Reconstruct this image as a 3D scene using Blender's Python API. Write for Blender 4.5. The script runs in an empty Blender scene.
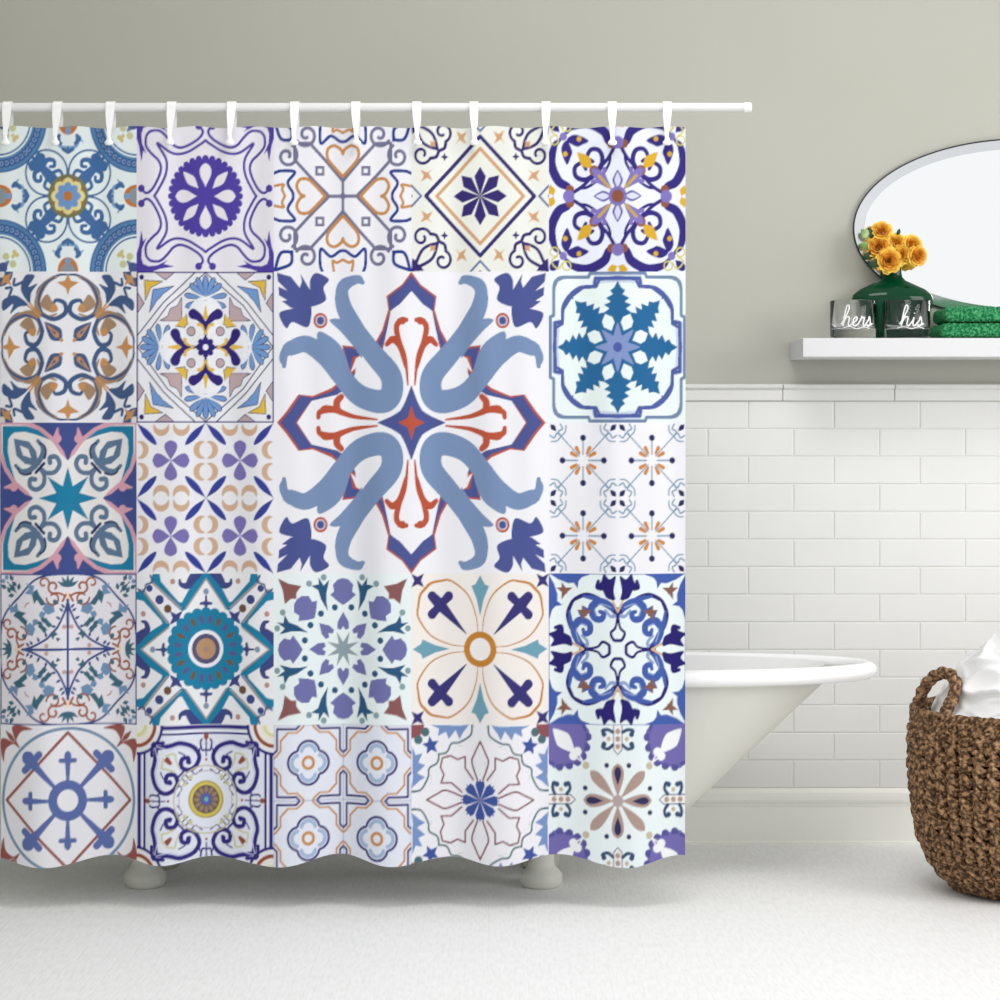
import bpy, bmesh, math, random
import numpy as np
from mathutils import Vector, Matrix
random.seed(4)
scene = bpy.context.scene
COL = scene.collection

# ---------- camera ----------
F, EYE, HZ = 2200.0, 1.2, 430.0            # focal length in pixels, eye height, pixel row of the horizon
cam_data = bpy.data.cameras.new('camera'); cam = bpy.data.objects.new('camera', cam_data); COL.objects.link(cam)
cam.location = (0, 0, EYE); cam.rotation_euler = (math.radians(90), 0, 0)
cam_data.sensor_width = 36; cam_data.lens = 36*F/1000; cam_data.shift_y = -(500-HZ)/1000; cam_data.clip_end = 60
scene.camera = cam

# ---------- daylight ----------
world = bpy.data.worlds.new('daylight'); scene.world = world; world.use_nodes = True
wn = world.node_tree; bg = wn.nodes['Background']; bg.inputs[1].default_value = .96
wt = wn.nodes.new('ShaderNodeTexCoord'); ws = wn.nodes.new('ShaderNodeSeparateXYZ'); wr = wn.nodes.new('ShaderNodeValToRGB')   # bright sky, duller ground
wm = wn.nodes.new('ShaderNodeMapRange'); wm.inputs['From Min'].default_value = -1; wn.links.new(wt.outputs['Generated'], ws.inputs['Vector'])
wn.links.new(ws.outputs['Z'], wm.inputs['Value']); wn.links.new(wm.outputs['Result'], wr.inputs['Fac']); wn.links.new(wr.outputs['Color'], bg.inputs[0])
for i, (p, v) in enumerate(((.42, .45), (.47, .98), (.60, 1.0), (.70, .82))):
    e = wr.color_ramp.elements[i] if i < 2 else wr.color_ramp.elements.new(p)
    e.position = p; e.color = (v*.985, v*.99, v, 1)
def area(name, loc, target, sx, sy, power, color=(1, 1, 1)):
    d = bpy.data.lights.new(name, 'AREA'); d.shape = 'RECTANGLE'; d.size = sx; d.size_y = sy; d.energy = power; d.color = color
    o = bpy.data.objects.new(name, d); COL.objects.link(o); o.location = loc
    o.rotation_euler = (Vector(target)-Vector(loc)).to_track_quat('-Z', 'Y').to_euler(); return o
area('window_light', (3.6, 3.7, 2.2), (0.5, 6.2, 0.35), 1.6, 1.6, 51, (1, .985, .96))
area('overhead_fill', (.5, 4.1, 3.3), (.5, 4.6, 0), 1.3, 1.0, 28, (1, .99, .97))  # added fill lamp, no fixture: lifts the front floor against the space under the tub
scene.view_settings.view_transform = 'Standard'; scene.view_settings.look = 'None'
scene.view_settings.gamma = 1; scene.view_settings.use_curve_mapping = False
scene.view_settings.exposure = 0.03

# ---------- helpers ----------
def lin(c, a=1): return tuple(((v/255)/12.92 if v <= 10 else (((v/255)+.055)/1.055)**2.4) for v in c)+(a,)
def at(px, py, Y): return Vector(((px-500)*Y/F, Y, EYE-(py-HZ)*Y/F))
def mat(name, c, rough=.6, spec=.5, metal=0, bump=None, var=None, coat=0):
    m = bpy.data.materials.new(name); m.use_nodes = True; nt = m.node_tree; b = nt.nodes['Principled BSDF']
    b.inputs['Base Color'].default_value = lin(c); b.inputs['Roughness'].default_value = rough
    b.inputs['Specular IOR Level'].default_value = spec; b.inputs['Metallic'].default_value = metal; b.inputs['Coat Weight'].default_value = coat
    tc = nt.nodes.new('ShaderNodeTexCoord')
    if var:                               # (scale, other colour, low, high)
        n = nt.nodes.new('ShaderNodeTexNoise'); n.inputs['Scale'].default_value = var[0]; n.inputs['Detail'].default_value = 5
        r = nt.nodes.new('ShaderNodeValToRGB'); r.color_ramp.elements[0].position = var[2]; r.color_ramp.elements[1].position = var[3]
        r.color_ramp.elements[0].color = lin(c); r.color_ramp.elements[1].color = lin(var[1])
        nt.links.new(tc.outputs['Object'], n.inputs['Vector']); nt.links.new(n.outputs['Fac'], r.inputs['Fac']); nt.links.new(r.outputs['Color'], b.inputs['Base Color'])
    if bump:                              # (scale, strength, distance)
        n = nt.nodes.new('ShaderNodeTexNoise'); n.inputs['Scale'].default_value = bump[0]; n.inputs['Detail'].default_value = 4
        u = nt.nodes.new('ShaderNodeBump'); u.inputs['Strength'].default_value = bump[1]; u.inputs['Distance'].default_value = bump[2]
        nt.links.new(tc.outputs['Object'], n.inputs['Vector']); nt.links.new(n.outputs['Fac'], u.inputs['Height']); nt.links.new(u.outputs['Normal'], b.inputs['Normal'])
    return m
class MB:
    def __init__(s): s.v = []; s.f = []; s.c = []
    def add(s, v, f):
        b = len(s.v); s.v += [tuple(p) for p in v]; s.f += [tuple(b+i for i in q) for q in f]
    def box(s, a, b, bev=0):
        (x0, y0, z0), (x1, y1, z1) = a, b
        bm = bmesh.new(); bmesh.ops.create_cube(bm, size=1)
        for v in bm.verts: v.co = Vector(((x0+x1)/2+v.co.x*(x1-x0), (y0+y1)/2+v.co.y*(y1-y0), (z0+z1)/2+v.co.z*(z1-z0)))
        if bev: bmesh.ops.bevel(bm, geom=list(bm.edges), offset=bev, segments=3, profile=.5, affect='EDGES')
        bm.verts.index_update(); s.add([v.co for v in bm.verts], [[v.index for v in f.verts] for f in bm.faces]); bm.free()
    def tube(s, pts, r, seg=10, closed=False, flat=1.0, twist=0):
        P = [Vector(p) for p in pts]; n = len(P); R = r if hasattr(r, '__len__') else [r]*n
        T = [((P[(i+1) % n]-P[i-1]) if closed else (P[min(i+1, n-1)]-P[max(i-1, 0)])).normalized() for i in range(n)]
        N = T[0].orthogonal().normalized(); V = []
        for i in range(n):
            N = (N-T[i]*N.dot(T[i])); N = N.normalized() if N.length > 1e-6 else T[i].orthogonal().normalized(); B = T[i].cross(N)
            for k in range(seg):
                a = 2*math.pi*k/seg+twist*i
                V.append(P[i]+N*math.cos(a)*R[i]+B*math.sin(a)*R[i]*flat)
        Fc = [(i*seg+k, i*seg+(k+1) % seg, ((i+1) % n)*seg+(k+1) % seg, ((i+1) % n)*seg+k) for i in range(n if closed else n-1) for k in range(seg)]
        if not closed: Fc += [tuple(range(seg-1, -1, -1)), tuple((n-1)*seg+k for k in range(seg))]
        s.add(V, Fc)
    def lathe(s, prof, c, seg=48, sy=1.0):
        V = []; Fc = []; n = len(prof)
        for r, z in prof:
            for k in range(seg):
                a = 2*math.pi*k/seg; V.append((c[0]+r*math.cos(a), c[1]+r*sy*math.sin(a), c[2]+z))
        for i in range(n-1):
            for k in range(seg): Fc.append((i*seg+k, i*seg+(k+1) % seg, (i+1)*seg+(k+1) % seg, (i+1)*seg+k))
        if prof[0][0] > 1e-5: Fc.append(tuple(range(seg-1, -1, -1)))
        if prof[-1][0] > 1e-5: Fc.append(tuple((n-1)*seg+k for k in range(seg)))
        s.add(V, Fc)
    def loops(s, rings, closed=True, cap=False):
        n = len(rings[0]); V = [p for r in rings for p in r]; Fc = []
        for i in range(len(rings)-1):
            for k in range(n if closed else n-1): Fc.append((i*n+k, i*n+(k+1) % n, (i+1)*n+(k+1) % n, (i+1)*n+k))
        if cap: Fc += [tuple(range(n-1, -1, -1)), tuple((len(rings)-1)*n+k for k in range(n))]
        s.add(V, Fc)
    def build(s, name, m, parent=None, smoothed=True, auto=None):
        me = bpy.data.meshes.new(name); me.from_pydata(s.v, [], s.f); me.update()
        bm = bmesh.new(); bm.from_mesh(me); bmesh.ops.recalc_face_normals(bm, faces=bm.faces); bm.to_mesh(me); bm.free()
        if smoothed:
            me.polygons.foreach_set('use_smooth', [True]*len(me.polygons))
            if auto: me.set_sharp_from_angle(angle=math.radians(auto))
        me.materials.append(m)
        o = bpy.data.objects.new(name, me); COL.objects.link(o)
        if parent: o.parent = parent; o.matrix_parent_inverse = Matrix.Translation(-parent.location)
        return o
def tag(o, label, cat, group=None):
    o['label'] = label; o['category'] = cat
    if group: o['group'] = group
    return o
def thing(name, loc, label, cat, group=None):
    o = bpy.data.objects.new(name, None); COL.objects.link(o); o.location = loc; o.empty_display_size = .05
    return tag(o, label, cat, group)
def struct(name, mb, m, smoothed=False):
    o = mb.build(name, m, None, smoothed, 30 if smoothed else None); o['kind'] = 'structure'; return o
# ---------- the printed tile pattern: every motif is drawn in tile coordinates (-1..1) with its own symmetry ----------
def smooth(pts, closed=False, n=7):
    p = np.array(pts, float)
    if len(p) < 3: return p
    q = np.vstack([p[-1:], p, p[:2]]) if closed else np.vstack([2*p[0]-p[1], p, 2*p[-1]-p[-2]])
    out = []
    t = np.linspace(0, 1, n, endpoint=False)[:, None]
    for i in range(1, len(q)-2):
        a, b, c, d = q[i-1], q[i], q[i+1], q[i+2]
        out.append(.5*((2*b)+(c-a)*t+(2*a-5*b+4*c-d)*t**2+(3*b-a-3*c+d)*t**3))
    if not closed: out.append(p[-1:])
    return np.vstack(out)

class Tile:
    def __init__(s, w, h, bg, sym='D4'):
        s.w, s.h, s.sym = w, h, sym
        full = sym == 'N'
        x0 = -w if full else 0; y0 = -h if full else 0
        s.xs = (np.arange(x0, w)+.5)/w; s.ys = (np.arange(y0, h)+.5)/h
        s.X, s.Y = np.meshgrid(s.xs, s.ys)
        if sym == 'D4':
            X, Y = s.X.copy(), s.Y.copy(); s.X = np.maximum(X, Y); s.Y = np.minimum(X, Y)
        s.C = np.empty(s.X.shape+(3,), np.float32); s.C[:] = np.array(bg)/255.
    def put(s, box, f, col):
        x0, x1, y0, y1 = box
        if s.sym == 'D4':      # the octant is mirrored: search the square that holds both copies
            x0, y0 = min(x0, y0), min(x0, y0); x1 = y1 = max(x1, y1)
        i0, i1 = np.searchsorted(s.xs, [x0, x1]); j0, j1 = np.searchsorted(s.ys, [y0, y1])
        if i1 <= i0 or j1 <= j0: return
        m = f(s.X[j0:j1, i0:i1], s.Y[j0:j1, i0:i1])
        s.C[j0:j1, i0:i1][m] = np.array(col)/255.
    def P(s, pts, col, sm=False):
        p = smooth(pts, True) if sm else np.array(pts, float)
        def f(X, Y):
            m = np.zeros(X.shape, bool); n = len(p)
            for i in range(n):
                (ax, ay), (bx, by) = p[i-1], p[i]
                if ay == by: continue
                m ^= ((Y < ay) != (Y < by)) & (X < (bx-ax)*(Y-ay)/(by-ay)+ax)
            return m
        s.put((p[:, 0].min(), p[:, 0].max(), p[:, 1].min(), p[:, 1].max()), f, col)
    def S(s, pts, w, col, w2=None, sm=True, closed=False, mid=None):
        p = smooth(pts, closed) if sm else np.array(pts, float)
        if closed: p = np.vstack([p, p[:1]])
        n = len(p); t = np.linspace(0, 1, n); w2 = w if w2 is None else w2
        r = (w+(w2-w)*t)/2
        if mid is not None: r = r+(mid-(w+w2)/2)/2*np.sin(np.pi*t)
        R = r.max()+.01
        def f(X, Y):
            m = np.zeros(X.shape, bool)
            for i in range(n-1):
                a, b = p[i], p[i+1]; d = b-a; L = d@d+1e-12
                q = np.clip(((X-a[0])*d[0]+(Y-a[1])*d[1])/L, 0, 1)
                m |= (X-a[0]-q*d[0])**2+(Y-a[1]-q*d[1])**2 < (r[i]+(r[i+1]-r[i])*q)**2
            return m
        s.put((p[:, 0].min()-R, p[:, 0].max()+R, p[:, 1].min()-R, p[:, 1].max()+R), f, col)
    def D(s, x, y, r, col, ry=None):
        ry = r if ry is None else ry
        s.put((x-r, x+r, y-ry, y+ry), lambda X, Y: ((X-x)/r)**2+((Y-y)/ry)**2 < 1, col)
    def O(s, x, y, r, w, col):
        R = r+w
        s.put((x-R, x+R, y-R, y+R), lambda X, Y: abs(np.hypot(X-x, Y-y)-r) < w/2, col)
    def tear(s, x, y, a, L, W, col, k=.7, pt=0):   # a leaf from (x, y) towards angle a: k where it is widest, pt = pointed at the far end
        a = math.radians(a); c, n = math.cos(a), math.sin(a); q = []
        for sg in (1, -1):
            for i in range(13):
                t = i/12 if sg > 0 else 1-i/12
                if t < k: h = math.sin(t/k*math.pi/2)**(1.3)
                else:
                    z = (t-k)/(1-k); h = math.cos(z*math.pi/2)**(1.0 if pt else .6) if not pt else (1-z)**.8
                q.append((x+c*t*L-n*sg*h*W/2, y+n*t*L+c*sg*h*W/2))
        s.P(q, col)
    def curl(s, x, y, r0, r1, a0, a1, w, col, w2=None):
        k = max(8, int(abs(a1-a0)/14)); P = []
        for i in range(k+1):
            t = i/k; a = math.radians(a0+(a1-a0)*t); r = r0+(r1-r0)*t
            P.append((x+r*math.cos(a), y+r*math.sin(a)))
        s.S(P, w, col, w2, sm=False)
    def star(s, x, y, n, R, r, col, a0=0):
        s.P([(x+(R if i % 2 == 0 else r)*math.cos(math.radians(a0+180*i/n)), y+(R if i % 2 == 0 else r)*math.sin(math.radians(a0+180*i/n))) for i in range(2*n)], col)
    def out(s):
        if s.sym == 'N': return s.C
        q = s.C; q = np.concatenate([q[:, ::-1], q], 1); return np.concatenate([q[::-1], q], 0)

def t_rosette_rings(T):
    b = (66, 106, 158); lb = (128, 164, 204); ye = (206, 190, 124); og = (196, 118, 56)
    T.D(1, 1, .69, (84, 130, 176)); 
    for i in range(12): a = math.radians(183+i*7.6); T.D(1+.575*math.cos(a), 1+.575*math.sin(a), .047, (120, 150, 196)); T.O(1+.575*math.cos(a), 1+.575*math.sin(a), .046, .02, (50, 84, 136)); T.D(1+.575*math.cos(a), 1+.575*math.sin(a), .016, (70, 90, 140))
    T.O(1, 1, .68, .024, b); T.D(1, 1, .49, (232, 242, 243)); T.O(1, 1, .455, .024, b)
    T.S([(.62, .99), (.68, .93), (.66, .86), (.74, .82), (.78, .74)], .06, ye); T.S([(.7, .97), (.76, .9), (.8, .8)], .05, ye)
    T.S([(.8, .98), (.84, .88), (.92, .9)], .05, (96, 120, 160)); T.D(.78, .92, .035, (70, 90, 140)); T.D(.95, .95, .07, (70, 90, 140))
    T.D(.9, .8, .05, (198, 200, 150))
    T.O(.31, .31, .3, .026, b)
    T.P([(.30, .26), (.42, .33), (.5, .38), (.55, .46), (.48, .48), (.5, .5), (.3, .3)], b, True)
    T.S([(.2, .18), (.3, .27), (.42, .41), (.5, .5)], .12, b, .05)
    T.S([(.4, .36), (.48, .3), (.47, .21), (.4, .2), (.39, .26)], .07, b, .04)
    T.S([(.3, .24), (.34, .13), (.27, .08), (.2, .1), (.23, .15)], .05, b, .03)
    T.S([(.42, .38), (.52, .36), (.55, .42)], .06, b)
    T.D(0, 0, .29, (118, 118, 84)); T.D(0, 0, .235, (176, 106, 60))
    for a in range(0, 91, 45):
        T.tear(.03, .0, a, .22, .15, (226, 216, 150), .68) if a == 0 else T.tear(.02, .02, a, .22, .15, (226, 216, 150), .68)
    for a in range(0, 91, 45): T.tear(0, 0, a, .19, .11, (112, 152, 206), .68)
    T.D(0, 0, .065, og)
    T.D(1, 0, .19, og, .15); T.D(1, 0, .11, (140, 150, 160)); T.D(.86, 0, .04, (110, 160, 210))
    T.S([(.64, 0), (.62, .06), (.68, .11), (.8, .13)], .05, b, .02); T.S([(.64, .04), (.66, .12), (.74, .17), (.72, .22)], .05, lb, .02)
    T.S([(.58, .0), (.62, .07)], .05, b); T.S([(.7, .11), (.76, .17), (.8, .13)], .05, b)

def t_purple_wheel(T):
    p = (78, 62, 158)
    T.S([(.74, 0), (.69, .07), (.58, .28), (.57, .48), (.70, .69)], .035, p)
    T.S([(.94, .11), (.86, .04), (.77, .09), (.68, .24), (.645, .37), (.68, .47), (.78, .56), (.86, .66), (.86, .78), (.83, .83)], .036, p)
    T.D(.93, .1, .05, p)
    T.P([(1, 1), (1, .76), (.965, .66), (.93, .45), (.9, .6), (.85, .55), (.92, .7), (.93, .82), (.9, .9)], p)
    T.D(0, 0, .5, p)
    for i in range(5): a = math.radians(i*11.25); T.D(.5*math.cos(a), .5*math.sin(a), .046, p)
    T.tear(.12, 0, 0, .32, .17, (232, 228, 236), .66); T.tear(.1, .1, 45, .32, .13, (232, 228, 236), .55, 1)

def t_hearts(T):
    g = (112, 112, 142); n = (34, 58, 138); o = (196, 136, 72)
    T.S([(0, 0), (.2, 0), (.48, .26), (.7, .48), (.7, .7)], .044, g, sm=False)
    T.S([(0, 0), (0.0, .02)], .07, g); T.S([(.26, 0), (0, 0)], .036, g)
    T.curl(.81, .53, .16, .035, 120, 560, .045, g)
    T.P([(.26, .27), (.40, .27), (.40, .41), (.26, .41)], g); T.P([(.295, .305), (.365, .305), (.365, .375), (.295, .375)], (236, 236, 242))
    T.S([(.26, 0), (.38, .12), (.5, .22), (.62, .22), (.67, .13), (.62, .03), (.56, 0)], .042, o)
    T.S([(1, .3), (.9, .33), (.7, .32), (.79, .2), (.79, .14), (.73, .05), (.72, 0)], .042, n)
    T.S([(1, .13), (.86, .15), (.88, .09), (.84, .0)], .036, o)
    T.S([(.74, .74), (.9, .76), (.985, .985)], .045, n)

def t_star_diamond(T):
    v = (52, 40, 108); o = (206, 156, 112)
    for a in (0, 45): T.P([(0, 0)]+[(x*math.cos(math.radians(a))-y*math.sin(math.radians(a)), x*math.sin(math.radians(a))+y*math.cos(math.radians(a))) for x, y in ((.26, .085), (.39, 0), (.26, -.085))], v)
    T.S([(.38+.25, 0), (0, .63)], .045, o, sm=False); T.S([(.79, 0), (0, .79)], .052, v, sm=False)
    T.S([(.86, 0), (1, .14)], .03, (98, 112, 160)); T.S([(.995, 0), (1, .01)], .02, v)
    T.P([(.69, .36), (.75, .3), (.69, .2), (.77, .24), (.86, .19), (.82, .27), (.87, .35), (.77, .31)], o)
    T.star(.52, .52, 4, .06, .025, v, 0)
    T.S([(.97, .97), (.86, .74), (.76, .66), (.62, .62)], .045, v, .04); T.P([(1, 1), (.99, .82), (.93, .86), (.9, .9)], v)
    T.S([(.6, .6), (.64, .52), (.72, .5)], .045, v); T.curl(.85, .55, .135, .04, 200, 560, .04, v); T.star(.69, .69, 4, .06, .03, o, 45)

def t_indigo_scrolls(T):
    v = (50, 40, 120); l = (124, 112, 182); br = (140, 84, 60); y = (212, 166, 44)
    T.S([(.7, 0), (.72, .12), (.86, .2), (.96, .42), (.92, .66), (.84, .74)], .06, v, .04, mid=.13)
    T.S([(.66, .04), (.56, .1), (.44, .12), (.3, .2)], .04, v, .04); T.S([(.7, .02), (.5, .14), (.34, .3)], .05, v)
    T.P([(.74, .42), (.82, .62), (.74, .74), (.66, .6), (.68, .52)], v, True); T.D(.76, .56, .035, y)
    T.S([(.96, .6), (.88, .7), (.8, .8)], .04, v); T.D(.79, .79, .055, l); T.tear(.84, .84, 45, .2, .12, v, .6)
    T.S([(.3, .3), (.46, .22), (.6, .26), (.62, .38), (.52, .44), (.46, .36)], .075, v, .05)
    T.tear(.36, .36, 45, .32, .16, y, .5, 1); T.D(.34, .34, .07, br); T.D(.34, .34, .04, l)
    T.O(.92, .74, .06, .02, (206, 196, 90)); T.S([(.88, .8), (.96, .86), (.9, .96)], .022, (206, 196, 90))
    T.D(.69, .09, .06, br); T.D(.71, 0, .085, l); 
    T.tear(.93, 0, 70, .16, .1, y, .5, 1); T.tear(1.0, .02, 110, .12, .1, y, .5, 1)
    T.tear(.06, 0, 0, .29, .15, (92, 90, 160), .55, 1); T.tear(.1, 0, 0, .22, .09, (214, 216, 240), .55, 1)
    T.tear(.06, .06, 45, .40, .13, l, .85); T.S([(.14, .12), (.3, .2), (.36, .19)], .03, l, .06); T.S([(.12, .12), (.27, .27)], .04, (196, 160, 60))
    T.D(0, 0, .13, l); T.D(0, 0, .085, br)

def t_tulip_scrolls(T):
    s = (66, 90, 132); br = (164, 134, 106); o = (198, 142, 88)
    T.S([(.96, 0), (.95, .14), (.86, .32), (.72, .44), (.5, .42)], .02, s, .03, mid=.04)
    T.S([(.93, .16), (.86, .3), (.7, .41), (.52, .44), (.4, .3), (.44, .16)], .03, br, .02, mid=.085)
    T.S([(.92, .2), (.82, .34), (.62, .42), (.44, .36)], .02, s, .02, mid=.04)
    T.S([(.42, .36), (.37, .2), (.45, .04), (.58, .05), (.62, .17), (.54, .22)], .05, s, .03, mid=.065)
    T.P([(.56, .4), (.46, .24), (.5, .14), (.6, .22), (.7, .3)], br, True); T.D(.52, .2, .05, o)
    T.S([(.4, .4), (.64, .6)], .025, o)
    T.P([(.58, .56), (.72, .53), (.84, .44), (.8, .57), (.94, .48), (.96, .6), (.86, .67), (.74, .68)], s, True)
    T.S([(.86, .66), (.82, .78), (.9, .78)], .04, s)
    T.P([(.34, .37), (.22, .28), (.1, .15), (.1, .1), (.15, .08), (.26, .12)], s, True); T.S([(.09, .09), (.11, .15), (.17, .15)], .05, o); T.S([(.32, .34), (.2, .16)], .02, o)
    T.P([(.68, 0), (.78, .03), (.86, .16), (.88, .04), (.98, 0)], o); T.D(1, 1, .2, s); T.star(.9, .9, 4, .12, .045, o, 45); T.D(.98, .98, .06, (220, 220, 220))

def t_diamond_fans(T):
    v = (48, 36, 116); b = (112, 152, 208); y = (226, 186, 70); m = (190, 166, 170); k = (44, 40, 90)
    T.S([(1, .14), (.60, .60)], .016, k, sm=False); T.S([(.985, 0), (.55, .55)], .016, k, sm=False); T.S([(.9, 0.24), (.9, .24)], .001, k, sm=False)
    T.P([(1, .46), (.9, .58), (1, .72)], m); T.S([(1, .44), (.89, .58), (1, .74)], .014, k, sm=False)
    T.P([(.81, .46), (.76, .76), (.655, .655), (.70, .62)], b); T.S([(.655, .655), (.70, .62), (.81, .46), (.76, .76)], .01, k, sm=False)
    T.P([(.87, .62), (.885, .885), (.79, .79), (.82, .72)], y); T.S([(.79, .79), (.82, .72), (.87, .62), (.885, .885)], .01, k, sm=False); T.D(.925, .925, .035, v)
    for a in (0, 26, 52): T.tear(.66, 0, a, .3, .09, k, .75); T.tear(.66, 0, a, .29, .07, b, .75)
    for a in (110, 80): T.tear(.64, .0, a, .32, .08, k, .8); T.tear(.64, .0, a, .31, .06, b, .8)
    T.D(.42, 0, .25, (238, 240, 246)); T.O(0, 0, .62, .001, k)
    T.P([(.66, .35), (.55, .41), (.51, .51), (.35, .35), (.45, .345)], m); T.S([(.35, .35), (.45, .345), (.66, .35), (.55, .41), (.51, .51)], .01, k, sm=False)
    T.P([(.44, .28), (.3, .26), (.27, .38), (.36, .36)], y); T.S([(.44, .28), (.3, .26), (.27, .38)], .01, k, sm=False)
    T.D(.21, .21, .065, k); T.D(.21, .21, .054, m)
    T.S([(.14, 0), (.3, .02), (.4, .1), (.44, .18)], .03, v, .14); T.S([(.17, 0), (.28, .05), (.3, .1)], .02, y, .05); T.S([(.4, 0), (.54, 0)], .07, y, .02)
    for a in (0, 45): T.D(.1*math.cos(math.radians(a)), .1*math.sin(math.radians(a)), .04, v)
    T.D(0, 0, .08, v); T.D(0, 0, .04, (240, 240, 248)); T.S([(.99, 0), (.99, 1)], .016, v, sm=False)

def t_big(T):     # four mirrored quarters, with coordinates read at (x-460)/445, (505-y)/481 of the motif
    b = (118, 142, 180); n = (74, 84, 144); r = (184, 82, 58)
    q = lambda *a: [((x-460)/445, (505-y)/481) for x, y in zip(a[::2], a[1::2])]
    T.P(q(460, 24, 490, 65, 541, 102, 535, 145, 555, 210, 600, 290, 560, 300, 545, 240, 530, 150, 495, 125, 460, 84), r)
    T.P(q(460, 34, 490, 72, 535, 105, 528, 146, 548, 210, 590, 290, 562, 285, 540, 215, 527, 150, 495, 122, 460, 84), n)
    T.P(q(460, 34, 490, 72, 536, 106, 530, 150, 497, 128, 460, 86), n)
    T.P(q(895, 505, 865, 470, 826, 415, 780, 420, 720, 395, 640, 330, 650, 370, 690, 410, 780, 430, 800, 460, 830, 505), r)
    T.P(q(885, 505, 855, 470, 820, 418, 782, 426, 720, 405, 640, 340, 655, 380, 700, 416, 785, 436, 805, 462, 835, 505), n)
    T.P(q(600, 278, 650, 262, 685, 258, 675, 310, 658, 345, 640, 300), r); T.P(q(600, 285, 650, 268, 680, 264, 670, 310, 658, 340, 650, 295), n)
    T.S(q(471, 385, 480, 300, 500, 245, 508, 200, 492, 178, 476, 178), .012, r, .03, mid=.04); T.P(q(478, 180, 490, 170, 506, 176, 500, 190, 484, 192), r, True)
    T.S(q(478, 330, 496, 262, 520, 240, 540, 256), .02, r, .03, mid=.05)
    T.S(q(571, 495, 650, 485, 710, 465, 755, 470, 762, 488), .012, r, .03, mid=.04); T.S(q(640, 487, 695, 468, 702, 440, 688, 422), .02, r, .04, mid=.05); T.S(q(700, 462, 740, 455, 758, 470), .03, r, .02)
    # ribbon loop, as a band with its two free ends
    B = .136
    T.S(q(872, 325, 866, 280, 820, 250, 760, 275, 700, 340, 640, 410, 580, 436, 540, 432, 522, 400, 530, 350, 580, 290, 640, 215, 680, 130, 682, 70, 640, 50, 618, 58), .03, b, .03, mid=.16)
    T.S(q(700, 340, 640, 410, 580, 436, 540, 432, 522, 400, 530, 350, 580, 290, 640, 215), B, b, B)
    T.S(q(850, 268, 800, 255, 740, 295, 690, 350), .1, b, .14); T.S(q(640, 215, 682, 130, 682, 80, 650, 52), .14, b, .05)
    T.S(q(860, 270, 878, 300, 870, 330), .08, b, .01); T.S(q(650, 52, 628, 46, 616, 60), .07, b, .01)
    T.P(q(620, 300, 640, 240, 680, 180, 726, 178, 690, 215, 650, 260), b, True); T.P(q(660, 350, 690, 260, 758, 214, 760, 260, 700, 330), b, True)
    T.O(*q(755, 180)[0], .045, .012, r); T.D(*q(755, 180)[0], .05, r); T.D(*q(755, 180)[0], .036, (200, 200, 214)); T.D(*q(755, 180)[0], .026, n)
    # corner tulip
    T.P(q(785, 135, 738, 115, 745, 75, 728, 48, 768, 28, 788, 50, 790, 85, 796, 110), n, True); T.P(q(785, 135, 795, 200, 845, 185, 865, 205, 888, 160, 860, 145, 815, 140), n, True)
    T.P(q(788, 140, 790, 80, 820, 30, 815, 55, 822, 75, 850, 40, 895, 28, 892, 55, 862, 85, 890, 72, 888, 100, 862, 116, 880, 118, 850, 140, 815, 150), n)
    T.P([(-.01, .26), (.01, .2), (.08, .08), (.2, .01), (.26, -.01), (0, 0), (-.1, -.1)], b)
    T.P([(0, .25), (.06, .1), (.1, .06), (.25, 0), (.1, -.02), (0, -.1)], n); T.P([(0, .115), (.025, .035), (.03, .03), (.095, 0), (0, -.03), (-.03, 0)], r)

def t_teal_snowflake(T):
    g = (112, 132, 164); n = (76, 92, 158); t = (36, 100, 150); w = (230, 242, 240)
    T.S([(.98, 0), (.98, .4), (.93, .42), (.93, .78), (.86, .93)], .045, g, sm=False); T.S([(.93, .7), (.91, .86), (.8, .95)], .045, g)
    T.P([(.95, 0), (.95, .34), (.84, .38), (.84, 0)], (196, 208, 228)); T.S([(.93, 0), (.9, .33)], .03, n, sm=False)
    T.S([(.91, 0), (.91, .32), (.8, .34), (.8, .42)], .05, n, sm=False); T.S([(.8, .36), (.79, .54), (.7, .68), (.64, .66)], .05, n)
    T.P([(0, 0), (.86, 0), (.84, .3), (.78, .34), (.77, .5), (.64, .64), (0, 0)], w)
    T.S([(.91, .0), (.9, .26), (.8, .31), (.79, .5), (.68, .66), (.66, .72)], .04, n, sm=False); T.D(0, 0, .6, w)
    for a in (0, 45):
        c, s_ = math.cos(math.radians(a)), math.sin(math.radians(a))
        R = lambda P: [(x*c-y*s_, x*s_+y*c) for x, y in P]
        h = [(0, .09), (.2, .095), (.33, .045), (.4, .08), (.45, .21), (.51, .12), (.56, .2), (.60, .10), (.65, .17), (.70, .07), (.75, .11), (.79, .05), (.88, 0)]
        T.P(R(h+[(x, -y) for x, y in h[::-1]]), t)
    for a in (0, 45): T.tear(0, 0, a, .33, .12, (128, 146, 196), .45, 1)
    T.D(0, 0, .13, (128, 146, 196)); T.D(0, 0, .065, (76, 90, 160))

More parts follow.
